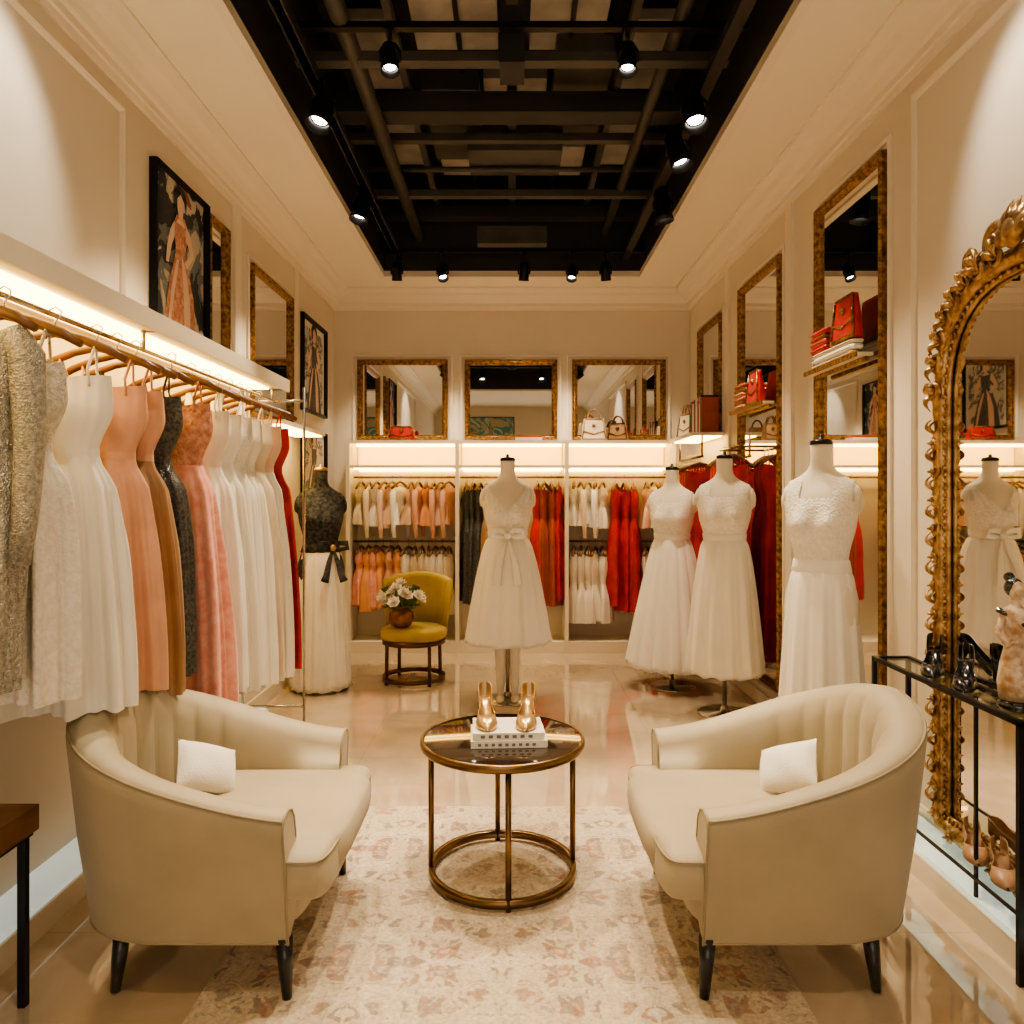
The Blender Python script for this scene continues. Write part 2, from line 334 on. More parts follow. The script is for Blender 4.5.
w=bpy.data.worlds.new('w'); sc.world=w; w.use_nodes=True; w.node_tree.nodes['Background'].inputs[0].default_value=(1,.85,.65,1); w.node_tree.nodes['Background'].inputs[1].default_value=.3
# ------------------------------------------------------------ wall mirrors / frames
def framed(name,side,a0,a1,z0,z1,fw=.06,dep=.035,fm=GOLD,pm=MIRR,panel=True,mat_in=None,tilt=0):
    b=MB(); w=a1-a0; h=z1-z0
    def rect(o,p): return [(o,-p,o),(w-o,-p,o),(w-o,-p,h-o),(o,-p,h-o)]
    P=[(0,0),(0,dep*.7),(fw*.15,dep),(fw*.3,dep*.75),(fw*.55,dep*.85),(fw*.8,dep*.5),(fw*.88,dep*.62),(fw,dep*.3),(fw,.004)]
    b.loft([rect(o,p) for o,p in P],0,True,False,False,False)
    if mat_in:
        b.add(rect(fw,.006),[(0,1,2,3)],2,False); g=fw+mat_in; r=rect(g,.008); b.add(r,[(0,1,2,3)],1,False)
    else: b.add(rect(fw,.006),[(0,1,2,3)],1,False)
    if panel:
        q=.05
        P2=[(-q,0),(-q,.012),(-q+.012,.018),(-q+.025,.010),(-q+.025,0)]
        b.loft([rect(o,p) for o,p in P2],3,True,False,False,False)
    rz={'B':0,'L':pi/2,'R':-pi/2,'F':pi}[side]
    loc={'B':(a0,YB,z0),'L':(-WX,a0,z0),'R':(WX,a1,z0),'F':(a1,YR,z0)}[side]
    return b.obj(name,[fm,pm,PAPER,TRIM],loc,(0,0,rz))
for a0,a1 in [(-1.44,-.60),(-.44,.42),(.56,1.43)]:
    framed('gilt_wall_mirror','B',a0,a1,1.91,2.66,fw=.05)
framed('gilt_wall_mirror','R',5.9,6.6,1.93,2.84,fw=.05)
framed('gilt_wall_mirror','R',4.6,5.42,.18,2.88,fw=.05)
framed('gilt_wall_mirror','R',3.32,4.05,.18,2.93,fw=.042)
framed('gilt_wall_mirror','L',4.06,4.34,2.1,2.93,fw=.04,panel=False)
framed('gilt_wall_mirror','L',4.74,5.60,1.90,2.87,fw=.045)
o=framed('abstract_painting','L',3.43,4.03,2.18,2.95,fw=.010,dep=.04,fm=BMET,pm=ART1,panel=False)
o2=framed('abstract_painting','F',-.95,.05,2.52,3.08,fw=.012,dep=.03,fm=BMET,pm=ART2,panel=False)
def figure(o,w,h,cols,dx=0,dy=.010):
    b=MB()
    def poly(pts,m,l=0): b.add([(w*(.5+x)+dx,-dy-.0012*m-.0006*l,h*z) for x,z in pts],[tuple(range(len(pts)))],m,False)
    poly([(-.11,.72),(-.07,.78),(.08,.79),(.14,.74),(.13,.64),(.09,.55),(.16,.47),(.26,.28),(.32,.03),(.10,.02),(-.26,.02),(-.27,.12),(-.19,.34),(-.10,.50),(-.08,.58),(-.12,.65)],0)
    poly([(.02,.55),(.10,.46),(.18,.28),(.20,.03),(.08,.03),(.06,.30)],1); poly([(-.07,.49),(-.02,.50),(-.10,.30),(-.19,.04),(-.23,.04),(-.16,.30)],1)
    poly([(-.03,.77),(.04,.77),(.06,.83),(.08,.88),(.05,.935),(-.02,.94),(-.065,.90),(-.06,.84)],1)
    poly([(-.11,.80),(-.12,.91),(-.05,.975),(.06,.97),(.12,.91),(.10,.82),(.065,.89),(.0,.925),(-.06,.885),(-.06,.81)],2)
    poly([(.12,.75),(.20,.69),(.27,.58),(.12,.47),(.08,.50),(.20,.59),(.10,.66)],1); poly([(-.11,.73),(-.19,.65),(-.24,.54),(-.26,.44),(-.21,.44),(-.16,.56),(-.10,.64)],1)
    poly([(-.035,.765),(.05,.765),(.09,.73),(-.08,.73)],1,1)
    b.obj('painted_figure',cols,parent=o)
figure(o,.60,.77,[CORALE,PINK,BLKF])
o=framed('framed_fashion_print','L',5.88,6.62,2.07,2.84,fw=.03,fm=BMET,pm=ART3,panel=False,mat_in=.05); figure(o,.74,.77,[CHAR,PINK,BLKF])
o=framed('framed_fashion_print','L',5.88,6.62,1.36,1.94,fw=.03,fm=BMET,pm=ART3,panel=False,mat_in=.05); figure(o,.74,.58,[CHAR,PINK,BLKF])
def panel(name,side,a0,a1,z0,z1):
    b=MB(); w=a1-a0; h=z1-z0
    def rect(o,p): return [(o,-p,o),(w-o,-p,o),(w-o,-p,h-o),(o,-p,h-o)]
    b.loft([rect(o,p) for o,p in [(0,-.002),(0,.012),(.012,.018),(.025,.008),(.03,-.002)]],0,True,False,False,False)
    rz={'L':pi/2,'R':-pi/2}[side]; loc={'L':(-WX,a0,z0),'R':(WX,a1,z0)}[side]
    b.obj(name,[TRIM],loc,(0,0,rz))
panel('trim_3','R',1.2,3.1,.12,3.05); panel('trim_4','L',1.2,3.2,2.12,3.05)
b=MB()
for x,s in((-WX,1),(WX,-1)):
    for y in(4.46,5.74) if s<0 else (4.5,5.72):
        b.box(min(x,x+s*.02),max(x,x+s*.02),y-.05,y+.05,2.12 if s>0 else .1,3.12)
b.obj('trim_5',[TRIM])
# ------------------------------------------------------------ platforms
b=MB(); b.box(-WX,-1.49,1.0,4.6,0,.085,0); b.box(-WX+.005,-1.50,1.02,4.58,.085,.10,1); b.obj('display_platform',[CREAM,PLATF])
b=MB(); b.box(1.48,WX,1.0,3.1,0,.085,0); b.box(1.49,WX-.005,1.02,3.08,.085,.10,1); b.obj('display_platform',[CREAM,PLATF])
# ------------------------------------------------------------ barrel armchair
def armchair(name,loc,rz):
    b=MB()
    pts=[]
    W=.40; xf=.27; xs=-.04; A=.40
    na=10; nb=40
    for i in range(na): pts.append((xf+(xs-xf)*i/na,-W))
    for i in range(nb+1):
        th=-pi/2-pi*i/nb
        c,s_=math.cos(th),math.sin(th); f=lambda x:math.copysign(abs(x)**.80,x)
        pts.append((xs+A*f(c),W*f(s_)))
    for i in range(na-1,-1,-1): pts.append((xf+(xs-xf)*i/na,W))
    K=len(pts); L=[0]
    for i in range(1,K): L.append(L[-1]+math.dist(pts[i],pts[i-1]))
    T=L[-1]; rings=[]; pipe=[]; pipe2=[]
    NS=150
    def at(u):
        u=min(max(u,0),T)
        for i in range(K-1):
            if L[i]<=u<=L[i+1]:
                k=(u-L[i])/(L[i+1]-L[i]+1e-9); return (pts[i][0]*(1-k)+pts[i+1][0]*k,pts[i][1]*(1-k)+pts[i+1][1]*k)
        return pts[-1]
    for i in range(NS+1):
        u=T*i/NS; p=at(u); q0=at(u-.02); q1=at(u+.02)
        tx,ty=q1[0]-q0[0],q1[1]-q0[1]; l=math.hypot(tx,ty); nx,ny=ty/l,-tx/l
        if nx*(p[0]-xs-.05)+ny*p[1]<0: nx,ny=-nx,-ny
        s=1-abs(2*i/NS-1); sm=s*s*(3-2*s)
        h=.52+.25*(.34*s+.66*sm)
        env=min(1,max(0,(min(i,NS-i)/NS-.16)/.08))
        ch=.012+env*.013*(abs(math.cos(i/NS*pi*15))**.7-.3)
        fl=.014*sm
        sec=[(.050,.15),(.034,.26),(.014,.40),(.0-fl,h-.06),(-.003-fl,h-.03),(.004-fl,h-.010),(.018-fl,h),(.05-fl,h+.004),(.080,h-.006),(.098+ch*.5,h-.035),(.108+ch,h-.10),(.115+ch,.44),(.12+ch,.34),(.12,.20)]
        ring=[(p[0]-nx*o,p[1]-ny*o,z) for o,z in sec]
        rings.append(ring); pipe.append((p[0]-nx*(.002-fl),p[1]-ny*(.002-fl),h-.010)); pipe2.append((p[0]-nx*.05,p[1]-ny*.05,.154))
    b.loft(rings,0,False,False,False)
    for R in(rings[0],rings[-1]):
        n=len(R); inner=[(p[0]+.003,p[1],p[2]) for p in R]
        b.add(inner,[tuple(range(n))],0,False)
        b.tube([(p[0]+.002,p[1],p[2]) for p in R[:11]],.004,1,6)
    b.tube(pipe,.0042,1,6); b.tube(pipe2,.004,1,6)
    b.sell((.01,0,.22),.28,.325,.068,.3,.35,0,32,10)
    b.sell((.08,0,.355),.325,.30,.066,.42,.38,0,48,14)
    b.sell((.285,0,.335),.100,.375,.078,.42,.34,0,48,14)
    pp=[]
    for k in range(60):
        t=2*pi*k/60; f=lambda x,e:math.copysign(abs(x)**e,x)
        pp.append((.285+.098*f(math.cos(t),.34),.370*f(math.sin(t),.34),.387))
    half=[p for p in pp[-16:]+pp[:17]]
    b.tube(half,.004,1,6)
    for x,y in((.255,-.33),(.255,.33),(-.21,-.30),(-.21,.30)):
        dx=.012 if x>0 else -.015; dy=.012*(1 if y>0 else -1)
        b.tube([(x,y,.165),(x+dx*.5,y+dy*.5,.08),(x+dx,y+dy,0)],[.025,.020,.013],2,10)
    return b.obj(name,[UPH,UPHP,DWOOD],loc,(0,0,rz))
armchair('barrel_armchair',(-.89,2.42,.007),0)
armchair('barrel_armchair',(.80,2.42,.007),pi)
def pillow(loc,rot,w=.215,h=.165,t=.048):
    b=MB(); n=18
    for sgn in(1,-1):
        vs=[];fs=[]
        for i in range(n+1):
            for j in range(n+1):
                u=-1+2*i/n; v=-1+2*j/n
                k=(1-abs(u)**2.4)*(1-abs(v)**2.4); pin=1-.07*(1-abs(u*v))*(abs(u)**3+abs(v)**3)*.6
                z=sgn*t*(k**.55); z*=1+.05*math.sin(5*u+3*v)
                vs.append((u*w/2*pin,v*h/2*pin,z))
        for i in range(n):
            for j in range(n):
                a=i*(n+1)+j; fs.append((a,a+1,a+n+2,a+n+1))
        b.add(vs,fs,0,True)
    return b.obj('throw_pillow',[PILL],loc,rot)
pillow((-1.00,2.46,.505),(math.radians(52),math.radians(24),math.radians(48)))
pillow((.905,2.46,.505),(math.radians(52),math.radians(-24),math.radians(-48)))
# ------------------------------------------------------------ rug
b=MB(); b.box(-.87,.81,1.2,3.36,0,.006,0); b.obj('area_rug',[RUG])
# ------------------------------------------------------------ coffee table
def coffee():
    b=MB(); R=.298; d=-.03
    b.lathe([(.004,.512+d),(R-.012,.512+d),(R-.006,.514+d),(R-.006,.528+d),(R-.012,.530+d),(.004,.530+d)],0,0,0,64)
    b.lathe([(R-.007,.502+d),(R,.502+d),(R+.004,.508+d),(R+.004,.526+d),(R,.531+d),(R-.007,.531+d)],0,0,1,64,False,False)
    r=.262
    b.lathe([(r-.009,.010),(r+.009,.010),(r+.009,.038),(r-.009,.038),(r-.009,.010)],0,0,1,64,False,False)
    for k in range(4):
        a=math.radians(-85+90*k); x,y=r*math.cos(a),r*math.sin(a)
        b.tube([(x,y,.0),(x,y,.480)],.0105,1,10)
    return b.obj('round_coffee_table',[TGLASS,BRASS],(-.035,2.77,.007))
coffee()
def books():
    b=MB()
    b.box(-.135,.135,-.10,.10,0,.026,0); b.box(-.13,.137,-.095,.097,.004,.022,1)
    b.box(-.128,.125,-.093,.095,.027,.052,0); b.box(-.123,.127,-.09,.09,.031,.048,1)
    for k in range(9): b.box(-.11+.024*k,-.098+.024*k,-.1015,-.10,.008,.018,2)
    for k in range(7): b.box(-.10+.028*k,-.085+.028*k,-.0945,-.093,.034,.045,2)
    return b.obj('coffee_table_books',[PAPER,WHITE,PAPER2],(-.015,2.74,.508),(0,0,math.radians(3)),bevel=.002)
books()
def shoe(name,loc,rz,mat,L=.235,heel=.085,toe=.30,scale=1.):
    b=MB()
    def sole(s): 
        t=min(max((s-.30)/.55,0),1); return .004+heel*(t*t*(3-2*t))
    keysw=[(0,.004),(.05,.017),(.15,.030),(.3,.037),(.45,.031),(.6,.022),(.8,.026),(.93,.022),(1,.008)]
    keysh=[(0,.010),(.1,.026),(.3,.038),(.5,.030),(.7,.030),(.88,.050),(1,.056)]
    rings=[];N=30;op=[]
    for i in range(N+1):
        s=i/N; w=crom(keysw,s)[0]*1; h=crom(keysh,s)[0]; z=sole(s); y=s*L
        if s<toe:
            pr=[(-w,z),(-w*1.02,z+h*.4),(-w*.8,z+h*.8),(-w*.3,z+h),(w*.3,z+h),(w*.8,z+h*.8),(w*1.02,z+h*.4),(w,z)]
        else:
            k=min((s-toe)/.1,1)
            pr=[(-w,z),(-w*1.02,z+h*.4),(-w*(.8+.15*k),z+h*.85),(-w*(.3+.62*k),z+h),(w*(.3+.62*k),z+h),(w*(.8+.15*k),z+h*.85),(w*1.02,z+h*.4),(w,z)]
        rings.append([(x,y,zz) for x,zz in pr])
    n=8; vs=[p for r in rings for p in r]; fs=[]
    for i in range(N):
        for k in range(7):
            if k==3 and i/N>=toe: continue
            fs.append((i*n+k,i*n+k+1,(i+1)*n+k+1,(i+1)*n+k))
        fs.append((i*n+7,i*n,(i+1)*n,(i+1)*n+7))
    b.add(vs,fs,0,True)
    b.tube([(0,L*.90,sole(.9)),(0,L*.93,heel*.5),(0,L*.935,0)],[.020,.009,.006],0,10)
    o=b.obj(name,[mat],loc,(0,0,rz),solid=.002); o.scale=(scale,)*3; return o
e=empty('gold_high_heels',(-.015,2.74,.561))
for x in(-.07,.06):
    o=shoe('pump',(x,-.09,0),math.radians(6 if x<0 else -6),GSHOE,L=.19,heel=.075); o.parent=e
# ------------------------------------------------------------ mannequins
def torso_keys():
    return [(.82,.175,.125,0),(.92,.172,.122,0),(1.0,.150,.108,0),(1.09,.118,.092,0),(1.16,.128,.098,0),(1.25,.152,.115,0),(1.33,.163,.115,.0),(1.40,.174,.098,0.005),(1.445,.164,.080,.01),(1.475,.130,.068,.012),(1.50,.086,.060,.012),(1.53,.057,.054,.008),(1.57,.049,.050,0),(1.635,.050,.050,0)]
TK=torso_keys()
def torso_pt(z,th,off=0,k=None):
    hw,hd,cy=crom(TK,z)
    c,s=math.cos(th),math.sin(th); f=lambda x,e:math.copysign(abs(x)**e,x)
    e=.86 if 1.2<z<1.48 else 1.
    x=(hw+off)*f(c,e); y=(hd+off)*f(s,1)+cy
    if s<0:
        g=math.exp(-((abs(x)-.072)**2)/.0032-((z-1.265)**2)/.0036)
        y-=.044*g
    return (x,y,z)
def mannequin(name,loc,rz,mats,hem=.40,hemw=.30,hemd=.26,waist=1.10,pl=14,amp=.07,base='disc',bow=False,scale=1,bodice='vneck',flare=.75,sx=1,bx=0):
    b=MB(); n=56
    zs=[.82+ (1.635-.82)*i/52 for i in range(53)]
    b.loft([[torso_pt(z,2*pi*k/n) for k in range(n)] for z in zs],0,True,True,True)
    b.lathe([(.052,1.632),(.053,1.648),(.040,1.656),(.012,1.660),(.010,1.675),(.004,1.68)],0,0,3,24)
    for s in(-1,1):
        b.sell((s*.162,.008,1.375),.026,.052,.070,1,1,0,18,10)
        b.sell((s*.182,.008,1.368),.010,.034,.046,1,.9,0,16,8)
    rz_=[waist-.03+(1.47-waist+.03)*i/50 for i in range(51)]
    n2=84
    grid=[[torso_pt(z,2*pi*k/n2,.007) for k in range(n2)] for z in rz_]
    vs=[p for r in grid for p in r]; fs=[]
    def keep(p):
        x,y,z=p; ax=abs(x)
        if z<1.30: return True
        if bodice=='vneck': return z<1.30+max(0,(ax-.015))*1.35+(0.04 if y>0 else 0) and not(z>1.36 and ax>.150)
        if bodice=='round': return (z<1.385 or ax>.075) and not(z>1.37 and ax>.155)
        return z<1.33+.02*math.cos(ax*30)
    for i in range(50):
        for k in range(n2):
            q=[i*n2+k,i*n2+(k+1)%n2,(i+1)*n2+(k+1)%n2,(i+1)*n2+k]
            c=[sum(vs[j][a] for j in q)/4 for a in range(3)]
            if keep(c): fs.append(tuple(q))
    b.add(vs,fs,2,True)
    b.loft([[torso_pt(z,2*pi*k/n,o) for k in range(n)] for z,o in((waist-.035,.008),(waist-.03,.013),(waist+.02,.013),(waist+.026,.007))],1 if bx==0 else 5,True,False,False)
    nn=168; rings=[]; w0,d0,_=crom(TK,waist)
    NR=26
    ph=[random.uniform(0,6) for _ in range(3)]
    for i in range(NR+1):
        t=i/NR; z=(waist-.02)*(1-t)+hem*t; g=t**flare
        hw=(w0+.012)*(1-g)+hemw*g; hd=(d0+.012)*(1-g)+hemd*g
        ring=[]
        for k in range(nn):
            th=2*pi*k/nn
            fold=math.cos(pl*th+ph[0]+.9*math.sin(2*th+ph[1]))
            fold2=.35*math.cos((pl*2+3)*th+ph[2])
            a=amp*(.22+.78*t)*(fold+fold2)
            m=1+a
            ring.append((hw*m*math.cos(th),hd*m*math.sin(th),z+ (.010*fold*t if t>.9 else 0)))
        rings.append(ring)
    last=rings[-1]; rings.append([(x*.97,y*.97,z+.01) for x,y,z in last])
    b.loft(rings,1,True,False,False)
    if bow:
        y=-(d0+.03)+abs(bx)*.3
        b.sell((bx,y-.014,waist),.022,.018,.026,1,1,3 if bx else 5,14,8)
        for s in(-1,1):
            pts=[(bx,y,waist),(bx+s*.04,y-.02,waist+.035),(bx+s*.095,y-.02,waist+.035),(bx+s*.105,y-.015,waist-.005),(bx+s*.05,y-.01,waist-.012),(bx,y,waist)]
            b.tube(pts,[.006,.018,.024,.02,.014,.006],5,8,flat=.35,up=(0,1,0))
            z1=waist-(.32 if bx==0 else .24)
            b.tube([(bx,y-.01,waist),(bx+s*.03,y-.03,waist-.10),(bx+s*.055,y-.07,waist-.2),(bx+s*.07,y-.10,z1)],[.008,.018,.024,.030],5,8,flat=.2,up=(0,1,0))
    if base!='none':
        b.tube([(0,0,.01),(0,0,.86)],.014,4,12)
        b.lathe([(.17,0),(.172,.006),(.165,.012),(.03,.016),(.024,.05),(.015,.06)],0,0,4,40)
        if base=='tripod':
            for k in range(2):
                s=1 if k else -1
                b.tube([(s*.05,0,.82),(s*.052,-.01,.5),(s*.048,.0,.12),(s*.05,-.03,.03)],[.055,.045,.03,.022],0,12)
                b.sell((s*.05,-.06,.025),.030,.075,.02,1,1,0,14,8)
    o=b.obj(name,mats,loc,(0,0,rz)); o.scale=(scale*sx,scale,scale)
    return o
MW=[PLAST,WHITE,LACE,BMET,STEEL,WHITE]
mannequin('dress_mannequin',(-.03,5.12,0),0,MW,hem=.40,hemw=.285,hemd=.25,waist=1.13,pl=10,amp=.065,bow=True,base='tripod',flare=.62)
mannequin('dress_mannequin',(1.17,5.48,0),math.radians(-25),MW,hem=.16,hemw=.335,hemd=.30,waist=1.13,pl=15,amp=.055,flare=.8,bodice='round',scale=.97)
mannequin('dress_mannequin',(1.36,4.80,0),math.radians(-25),MW,hem=.27,hemw=.235,hemd=.23,waist=1.13,pl=11,amp=.07,flare=.6,bodice='round')
mannequin('dress_mannequin',(1.43,3.47,.0),math.radians(-38),MW,hem=.20,hemw=.205,hemd=.185,waist=1.08,pl=11,amp=.07,flare=.5,bodice='round',sx=.94)
mannequin('dress_mannequin',(-1.38,5.42,0),math.radians(20),[BLKF,IVO,BLKF,GSHOE,STEEL,BLKF],hem=.02,hemw=.215,hemd=.21,waist=1.06,pl=12,amp=.07,flare=.6,bow=True,bodice='round',scale=.965,bx=.075)
# ------------------------------------------------------------ hanging gowns
def hanger(b,m,mh,w=.21,wood=True):
    pts=[(-w,0,-.135),(-w*.75,0,-.105),(-w*.35,0,-.072),(0,0,-.055),(w*.35,0,-.072),(w*.75,0,-.105),(w,0,-.135)]
    b.tube(pts,[.011,.014,.013,.014,.013,.014,.011] if wood else .005,m,8)
    b.tube([(0,0,-.055),(0,0,-.02),(.016,0,-.004),(.018,0,.012),(0,0,.024),(-.016,0,.014)],.0028,mh,6)
def gown(b,L,mb,ms,style='strap',wb=.165,ww=.125,wh=.24,dh=.13,waist=.42,n=120,pl=9,amp=.10,strapm=None,topz=.20,seed=0,NR=22):
    rnd=random.Random(seed); p1,p2,p3=[rnd.uniform(0,6.28) for _ in range(3)]
    if style=='sleeve': keys=[(.115,.02,.02),(.125,.17,.035),(.17,.185,.06),(.26,.165,.07),(waist,ww+.02,.065),(waist+.2,ww+.05,.08),(L,wh,dh)]; z0=.115
    else: keys=[(topz,wb,.055),(topz+.07,wb+.004,.075),(waist,ww,.055),(waist+.12,ww+.05,.08),(L,wh,dh)]; z0=topz
    keys=sorted(keys); nb=8
    def ring(z,t):
        hw,hd=crom(keys,z); R=[]
        for k in range(n):
            th=2*pi*k/n
            ph=pl*th+p1+1.1*math.sin(2*th+p2)+.5*math.sin(z*3+p3)
            f=math.cos(ph)+.45*math.cos((2*pl+3)*th+p3)+.25*math.cos(ph*2)
            a=amp*t*f
            zz=-z
            if style!='sleeve' and z==z0: zz+=.03*abs(math.cos(th))**.5*(1 if math.sin(th)<0 else .2)-.012*math.exp(-(math.cos(th)**2)/.02)
            R.append((hw*(1+a*.5)*math.cos(th),hd*(1+a*3.2)*math.sin(th),zz))
        return R
    zb=[z0+(waist-z0)*i/nb for i in range(nb+1)]
    b.loft([ring(z,.08) for z in zb],mb,True,style=='sleeve',False)
    zs=[waist+(L-waist)*i/NR for i in range(NR+1)]
    b.loft([ring(z,.08+.92*min(1,(z-waist)/(L-waist)*2.6)) for z in zs],ms,True,False,False)
    if NR>15: b.loft([[(x*1.02,y*1.03,z) for x,y,z in ring(zz,.08)] for zz in(waist-.012,waist+.012)],mb,True,False,False)
    if style=='strap':
        for s in(-1,1):
            for yy in(-.045,.04):
                b.tube([(s*wb*.72,yy,-z0-.005),(s*wb*.66,yy*.7,-z0+.05),(s*.12,0,-.082)],.0065,mb,6,flat=.6)
    if style=='halter':
        for s in(-1,1): b.tube([(s*wb*.5,-.05,-z0-.01),(s*wb*.4,-.03,-z0+.05),(s*.08,0,-.075)],[.03,.022,.012],mb,8,flat=.3,up=(0,1,0))
    if style=='sleeve':
        for s in(-1,1):
            b.tube([(s*.15,0,-.145),(s*.185,0,-.20),(s*.195,0,-.40),(s*.19,-.01,-.60),(s*.18,-.02,-.72)],[.035,.042,.036,.030,.026],mb,12)
RX=-1.40; RZ=1.95
D=[(1.88,'sleeve',SEQ,SEQ,1.04,.165,.09),(2.06,'strap',PEARL,LACE,1.11,.205,.11),(2.29,'strap',WHITE,WHITE,1.20,.235,.13),
   (2.52,'strap',PEACH,PEACH,1.20,.235,.10),(2.65,'strap',PEACH,BRONZ,1.25,.235,.09),(2.78,'strap',CHAR,CHAR,1.22,.21,.08),
   (3.02,'strap',CORALE,CORAL,1.38,.255,.13),(3.26,'strap',IVO,WHITE,1.40,.24,.12),(3.42,'halter',WHITE,IVO,1.44,.24,.10),
   (3.56,'strap',LACE,WHITE,1.45,.235,.10),(3.70,'halter',IVO,IVO,1.48,.24,.1),(3.84,'strap',CHAMP,CHAMP,1.49,.24,.1),(3.98,'strap',PINK,IVO,1.51,.24,.1),(4.14,'strap',RED,RED,1.50,.24,.11)]
for i,(y,st,mb_,ms_,L,wh,dh) in enumerate(D):
    b=MB(); hanger(b,2,3); gown(b,L,0,1,style=st,wh=wh-.01,dh=dh*.8,seed=i,pl=8+i%3,amp=.13 if st!='sleeve' else .06,topz=.215)
    b.obj('evening_gown',[mb_,ms_,HWOOD,STEEL],(RX+(.03 if i==6 else .005),y,RZ),(0,0,math.radians(random.uniform(-6,6))))
b=MB(); b.box(-WX,-1.32,1.0,4.42,2.025,2.065,0); b.box(-1.60,-1.42,1.05,4.38,2.016,2.0255,1); b.box(-1.325,-1.31,1.0,4.42,2.005,2.075,0)
b.tube([(RX,1.0,RZ),(RX,4.40,RZ)],.009,2,10)
for y in(1.3,2.85,4.38):
    b.tube([(RX,y,RZ),(RX,y,2.03)],.008,2,8); 
b.tube([(-1.33,2.87,2.03),(-1.62,2.87,2.03)],.009,2); 
for x in(-1.58,-1.22): b.tube([(x,4.40,.101 if x<-1.5 else 0),(x,4.40,2.03)],.008,2,8)
b.tube([(-1.58,4.40,.16),(-1.22,4.40,.16)],.008,2,8); b.tube([(-1.58,4.40,RZ),(-1.22,4.40,RZ)],.008,2,8)
b.obj('lit_wall_shelf_with_rail',[CREAM,LED,STEEL])
b=MB(); b.box(-WX,-1.40,4.62,5.62,1.84,1.865,0); b.box(-1.62,-1.42,4.64,5.6,1.832,1.841,1); b.obj('wall_shelf',[CREAM,LED])
# ------------------------------------------------------------ back wall bays
YF=6.62
b=MB()
for x in(-1.45,-.485,.485,1.43): b.box(x-.016,x+.016,YF,YB-.016,.0,1.86,0)
b.box(-1.466,1.446,YF,YB-.016,1.86,1.885,0); 
for x0,x1 in((-1.434,-.501),(-.469,.469),(.501,1.414)):
    b.box(x0,x1,YF+.01,YB-.016,1.64,1.665,0); b.box(x0,x1,YF+.02,YB-.016,0,.10,0)
    b.box(x0,x1,YB-.03,YB-.016,.10,1.86,3)
    b.box(x0+.01,x1-.01,YB-.036,YB-.03,1.67,1.855,4)
    b.box(x0+.02,x1-.02,YB-.20,YB-.16,1.838,1.858,1); b.box(x0+.02,x1-.02,YF+.06,YF+.10,1.625,1.639,1); b.box(x0+.02,x1-.02,YB-.06,YB-.04,1.62,1.639,1)
    b.tube([(x0,6.80,1.56),(x1,6.80,1.56)],.010,2,8)
    if x0<-1 or x0>.4: b.tube([(x0,6.80,.98),(x1,6.80,.98)],.010,2,8)
b.obj('built_in_wardrobe',[CREAM,LED,BRASS,WALL,LEDC])
def row(name,axis,fixed,z,segs,parent=None,w=.15,sp=.066,dep=.66):
    b=MB(); mats=[HWOOD,STEEL]; 
    for a0,a1,ml,Ln in segs:
        n=max(1,int(round((a1-a0)/sp)))
        for i in range(n):
            a=a0+(i+.5)*(a1-a0)/n
            mt=ml[i%len(ml)] if len(ml)<4 else random.choice(ml)
            if mt not in mats: mats.append(mt)
            mi=mats.index(mt)
            T=Matrix.Translation((a,fixed,z) if axis=='X' else (fixed,a,z))@Matrix.Rotation((pi/2 if axis=='X' else 0)+random.uniform(-.42,.1),4,'Z')@Matrix.Diagonal((w/.2,1.,w/.2 if Ln<.7 else .9,1))
            b.T=T; hanger(b,0,1,w=.19)
            sc_=(w/.2 if Ln<.7 else .9)
            b.T=T@Matrix.Diagonal((.9,dep,1,1))
            gown(b,Ln/sc_*random.uniform(.90,1.0),mi,mi,style='sleeve' if Ln<.55 and i%2 else 'strap',wh=.19,dh=.10,waist=.30 if Ln<.7 else .42,topz=.15,n=40,pl=6,amp=.13,seed=random.randint(0,999),NR=7)
    b.T=Matrix.Identity(4)
    return b.obj(name,mats)
row('hanging_blouses','X',6.80,1.56,[(-1.40,-.98,[IVO,WHITE,PINK,IVO,CHAMP],.46),(-.95,-.54,[PEACH,ORNG,PINK,PEACH],.46)])
row('hanging_skirts','X',6.80,.98,[(-1.40,-1.0,[PEACH,ORNG,ORNG,CORAL],.62),(-.97,-.54,[IVO,WHITE,CHAMP,IVO],.70)])
row('hanging_dresses','X',6.80,1.56,[(-.44,-.20,[CHAR,SEQ,CHAMP,BRONZ,CHAR],1.15),(.20,.45,[RUST,RED,CORAL,RED],1.20)])
row('hanging_blouses','X',6.80,1.56,[(.53,.85,[WHITE,IVO,WHITE,CHAMP],.46),(1.19,1.38,[IVO,PINK,WHITE,IVO],.46)])
row('hanging_skirts','X',6.80,.98,[(.53,.85,[WHITE,IVO,WHITE,CHAMP],.74),(1.19,1.38,[WHITE,PINK,IVO,RED],.72)])
row('hanging_red_dresses','X',6.80,1.56,[(.90,1.14,[RED],1.25)],sp=.07)
b=MB(); b.box(1.38,WX,5.78,6.58,1.86,1.885,0); b.box(1.42,1.62,5.8,6.56,1.850,1.861,1); b.tube([(1.47,5.78,1.70),(1.47,6.58,1.70)],.010,2)
for y in(5.8,6.56): b.tube([(1.47,y,1.70),(1.47,y,1.862)],.008,2)
b.obj('lit_wall_shelf',[CREAM,LED,BRASS])
row('hanging_red_gowns','Y',1.47,1.70,[(5.82,6.54,[RED],1.48)],w=.16,sp=.09)
b=MB(); b.tube([(1.50,4.90,1.72),(1.50,5.40,1.72)],.009,1); b.tube([(1.50,4.92,1.72),(1.655,4.92,1.72)],.008,1); b.tube([(1.50,5.38,1.72),(1.655,5.38,1.72)],.008,1); b.obj('garment_rail',[CREAM,BRASS])
row('hanging_red_gowns','Y',1.51,1.72,[(5.06,5.38,[RED],1.5)],w=.125,sp=.09)
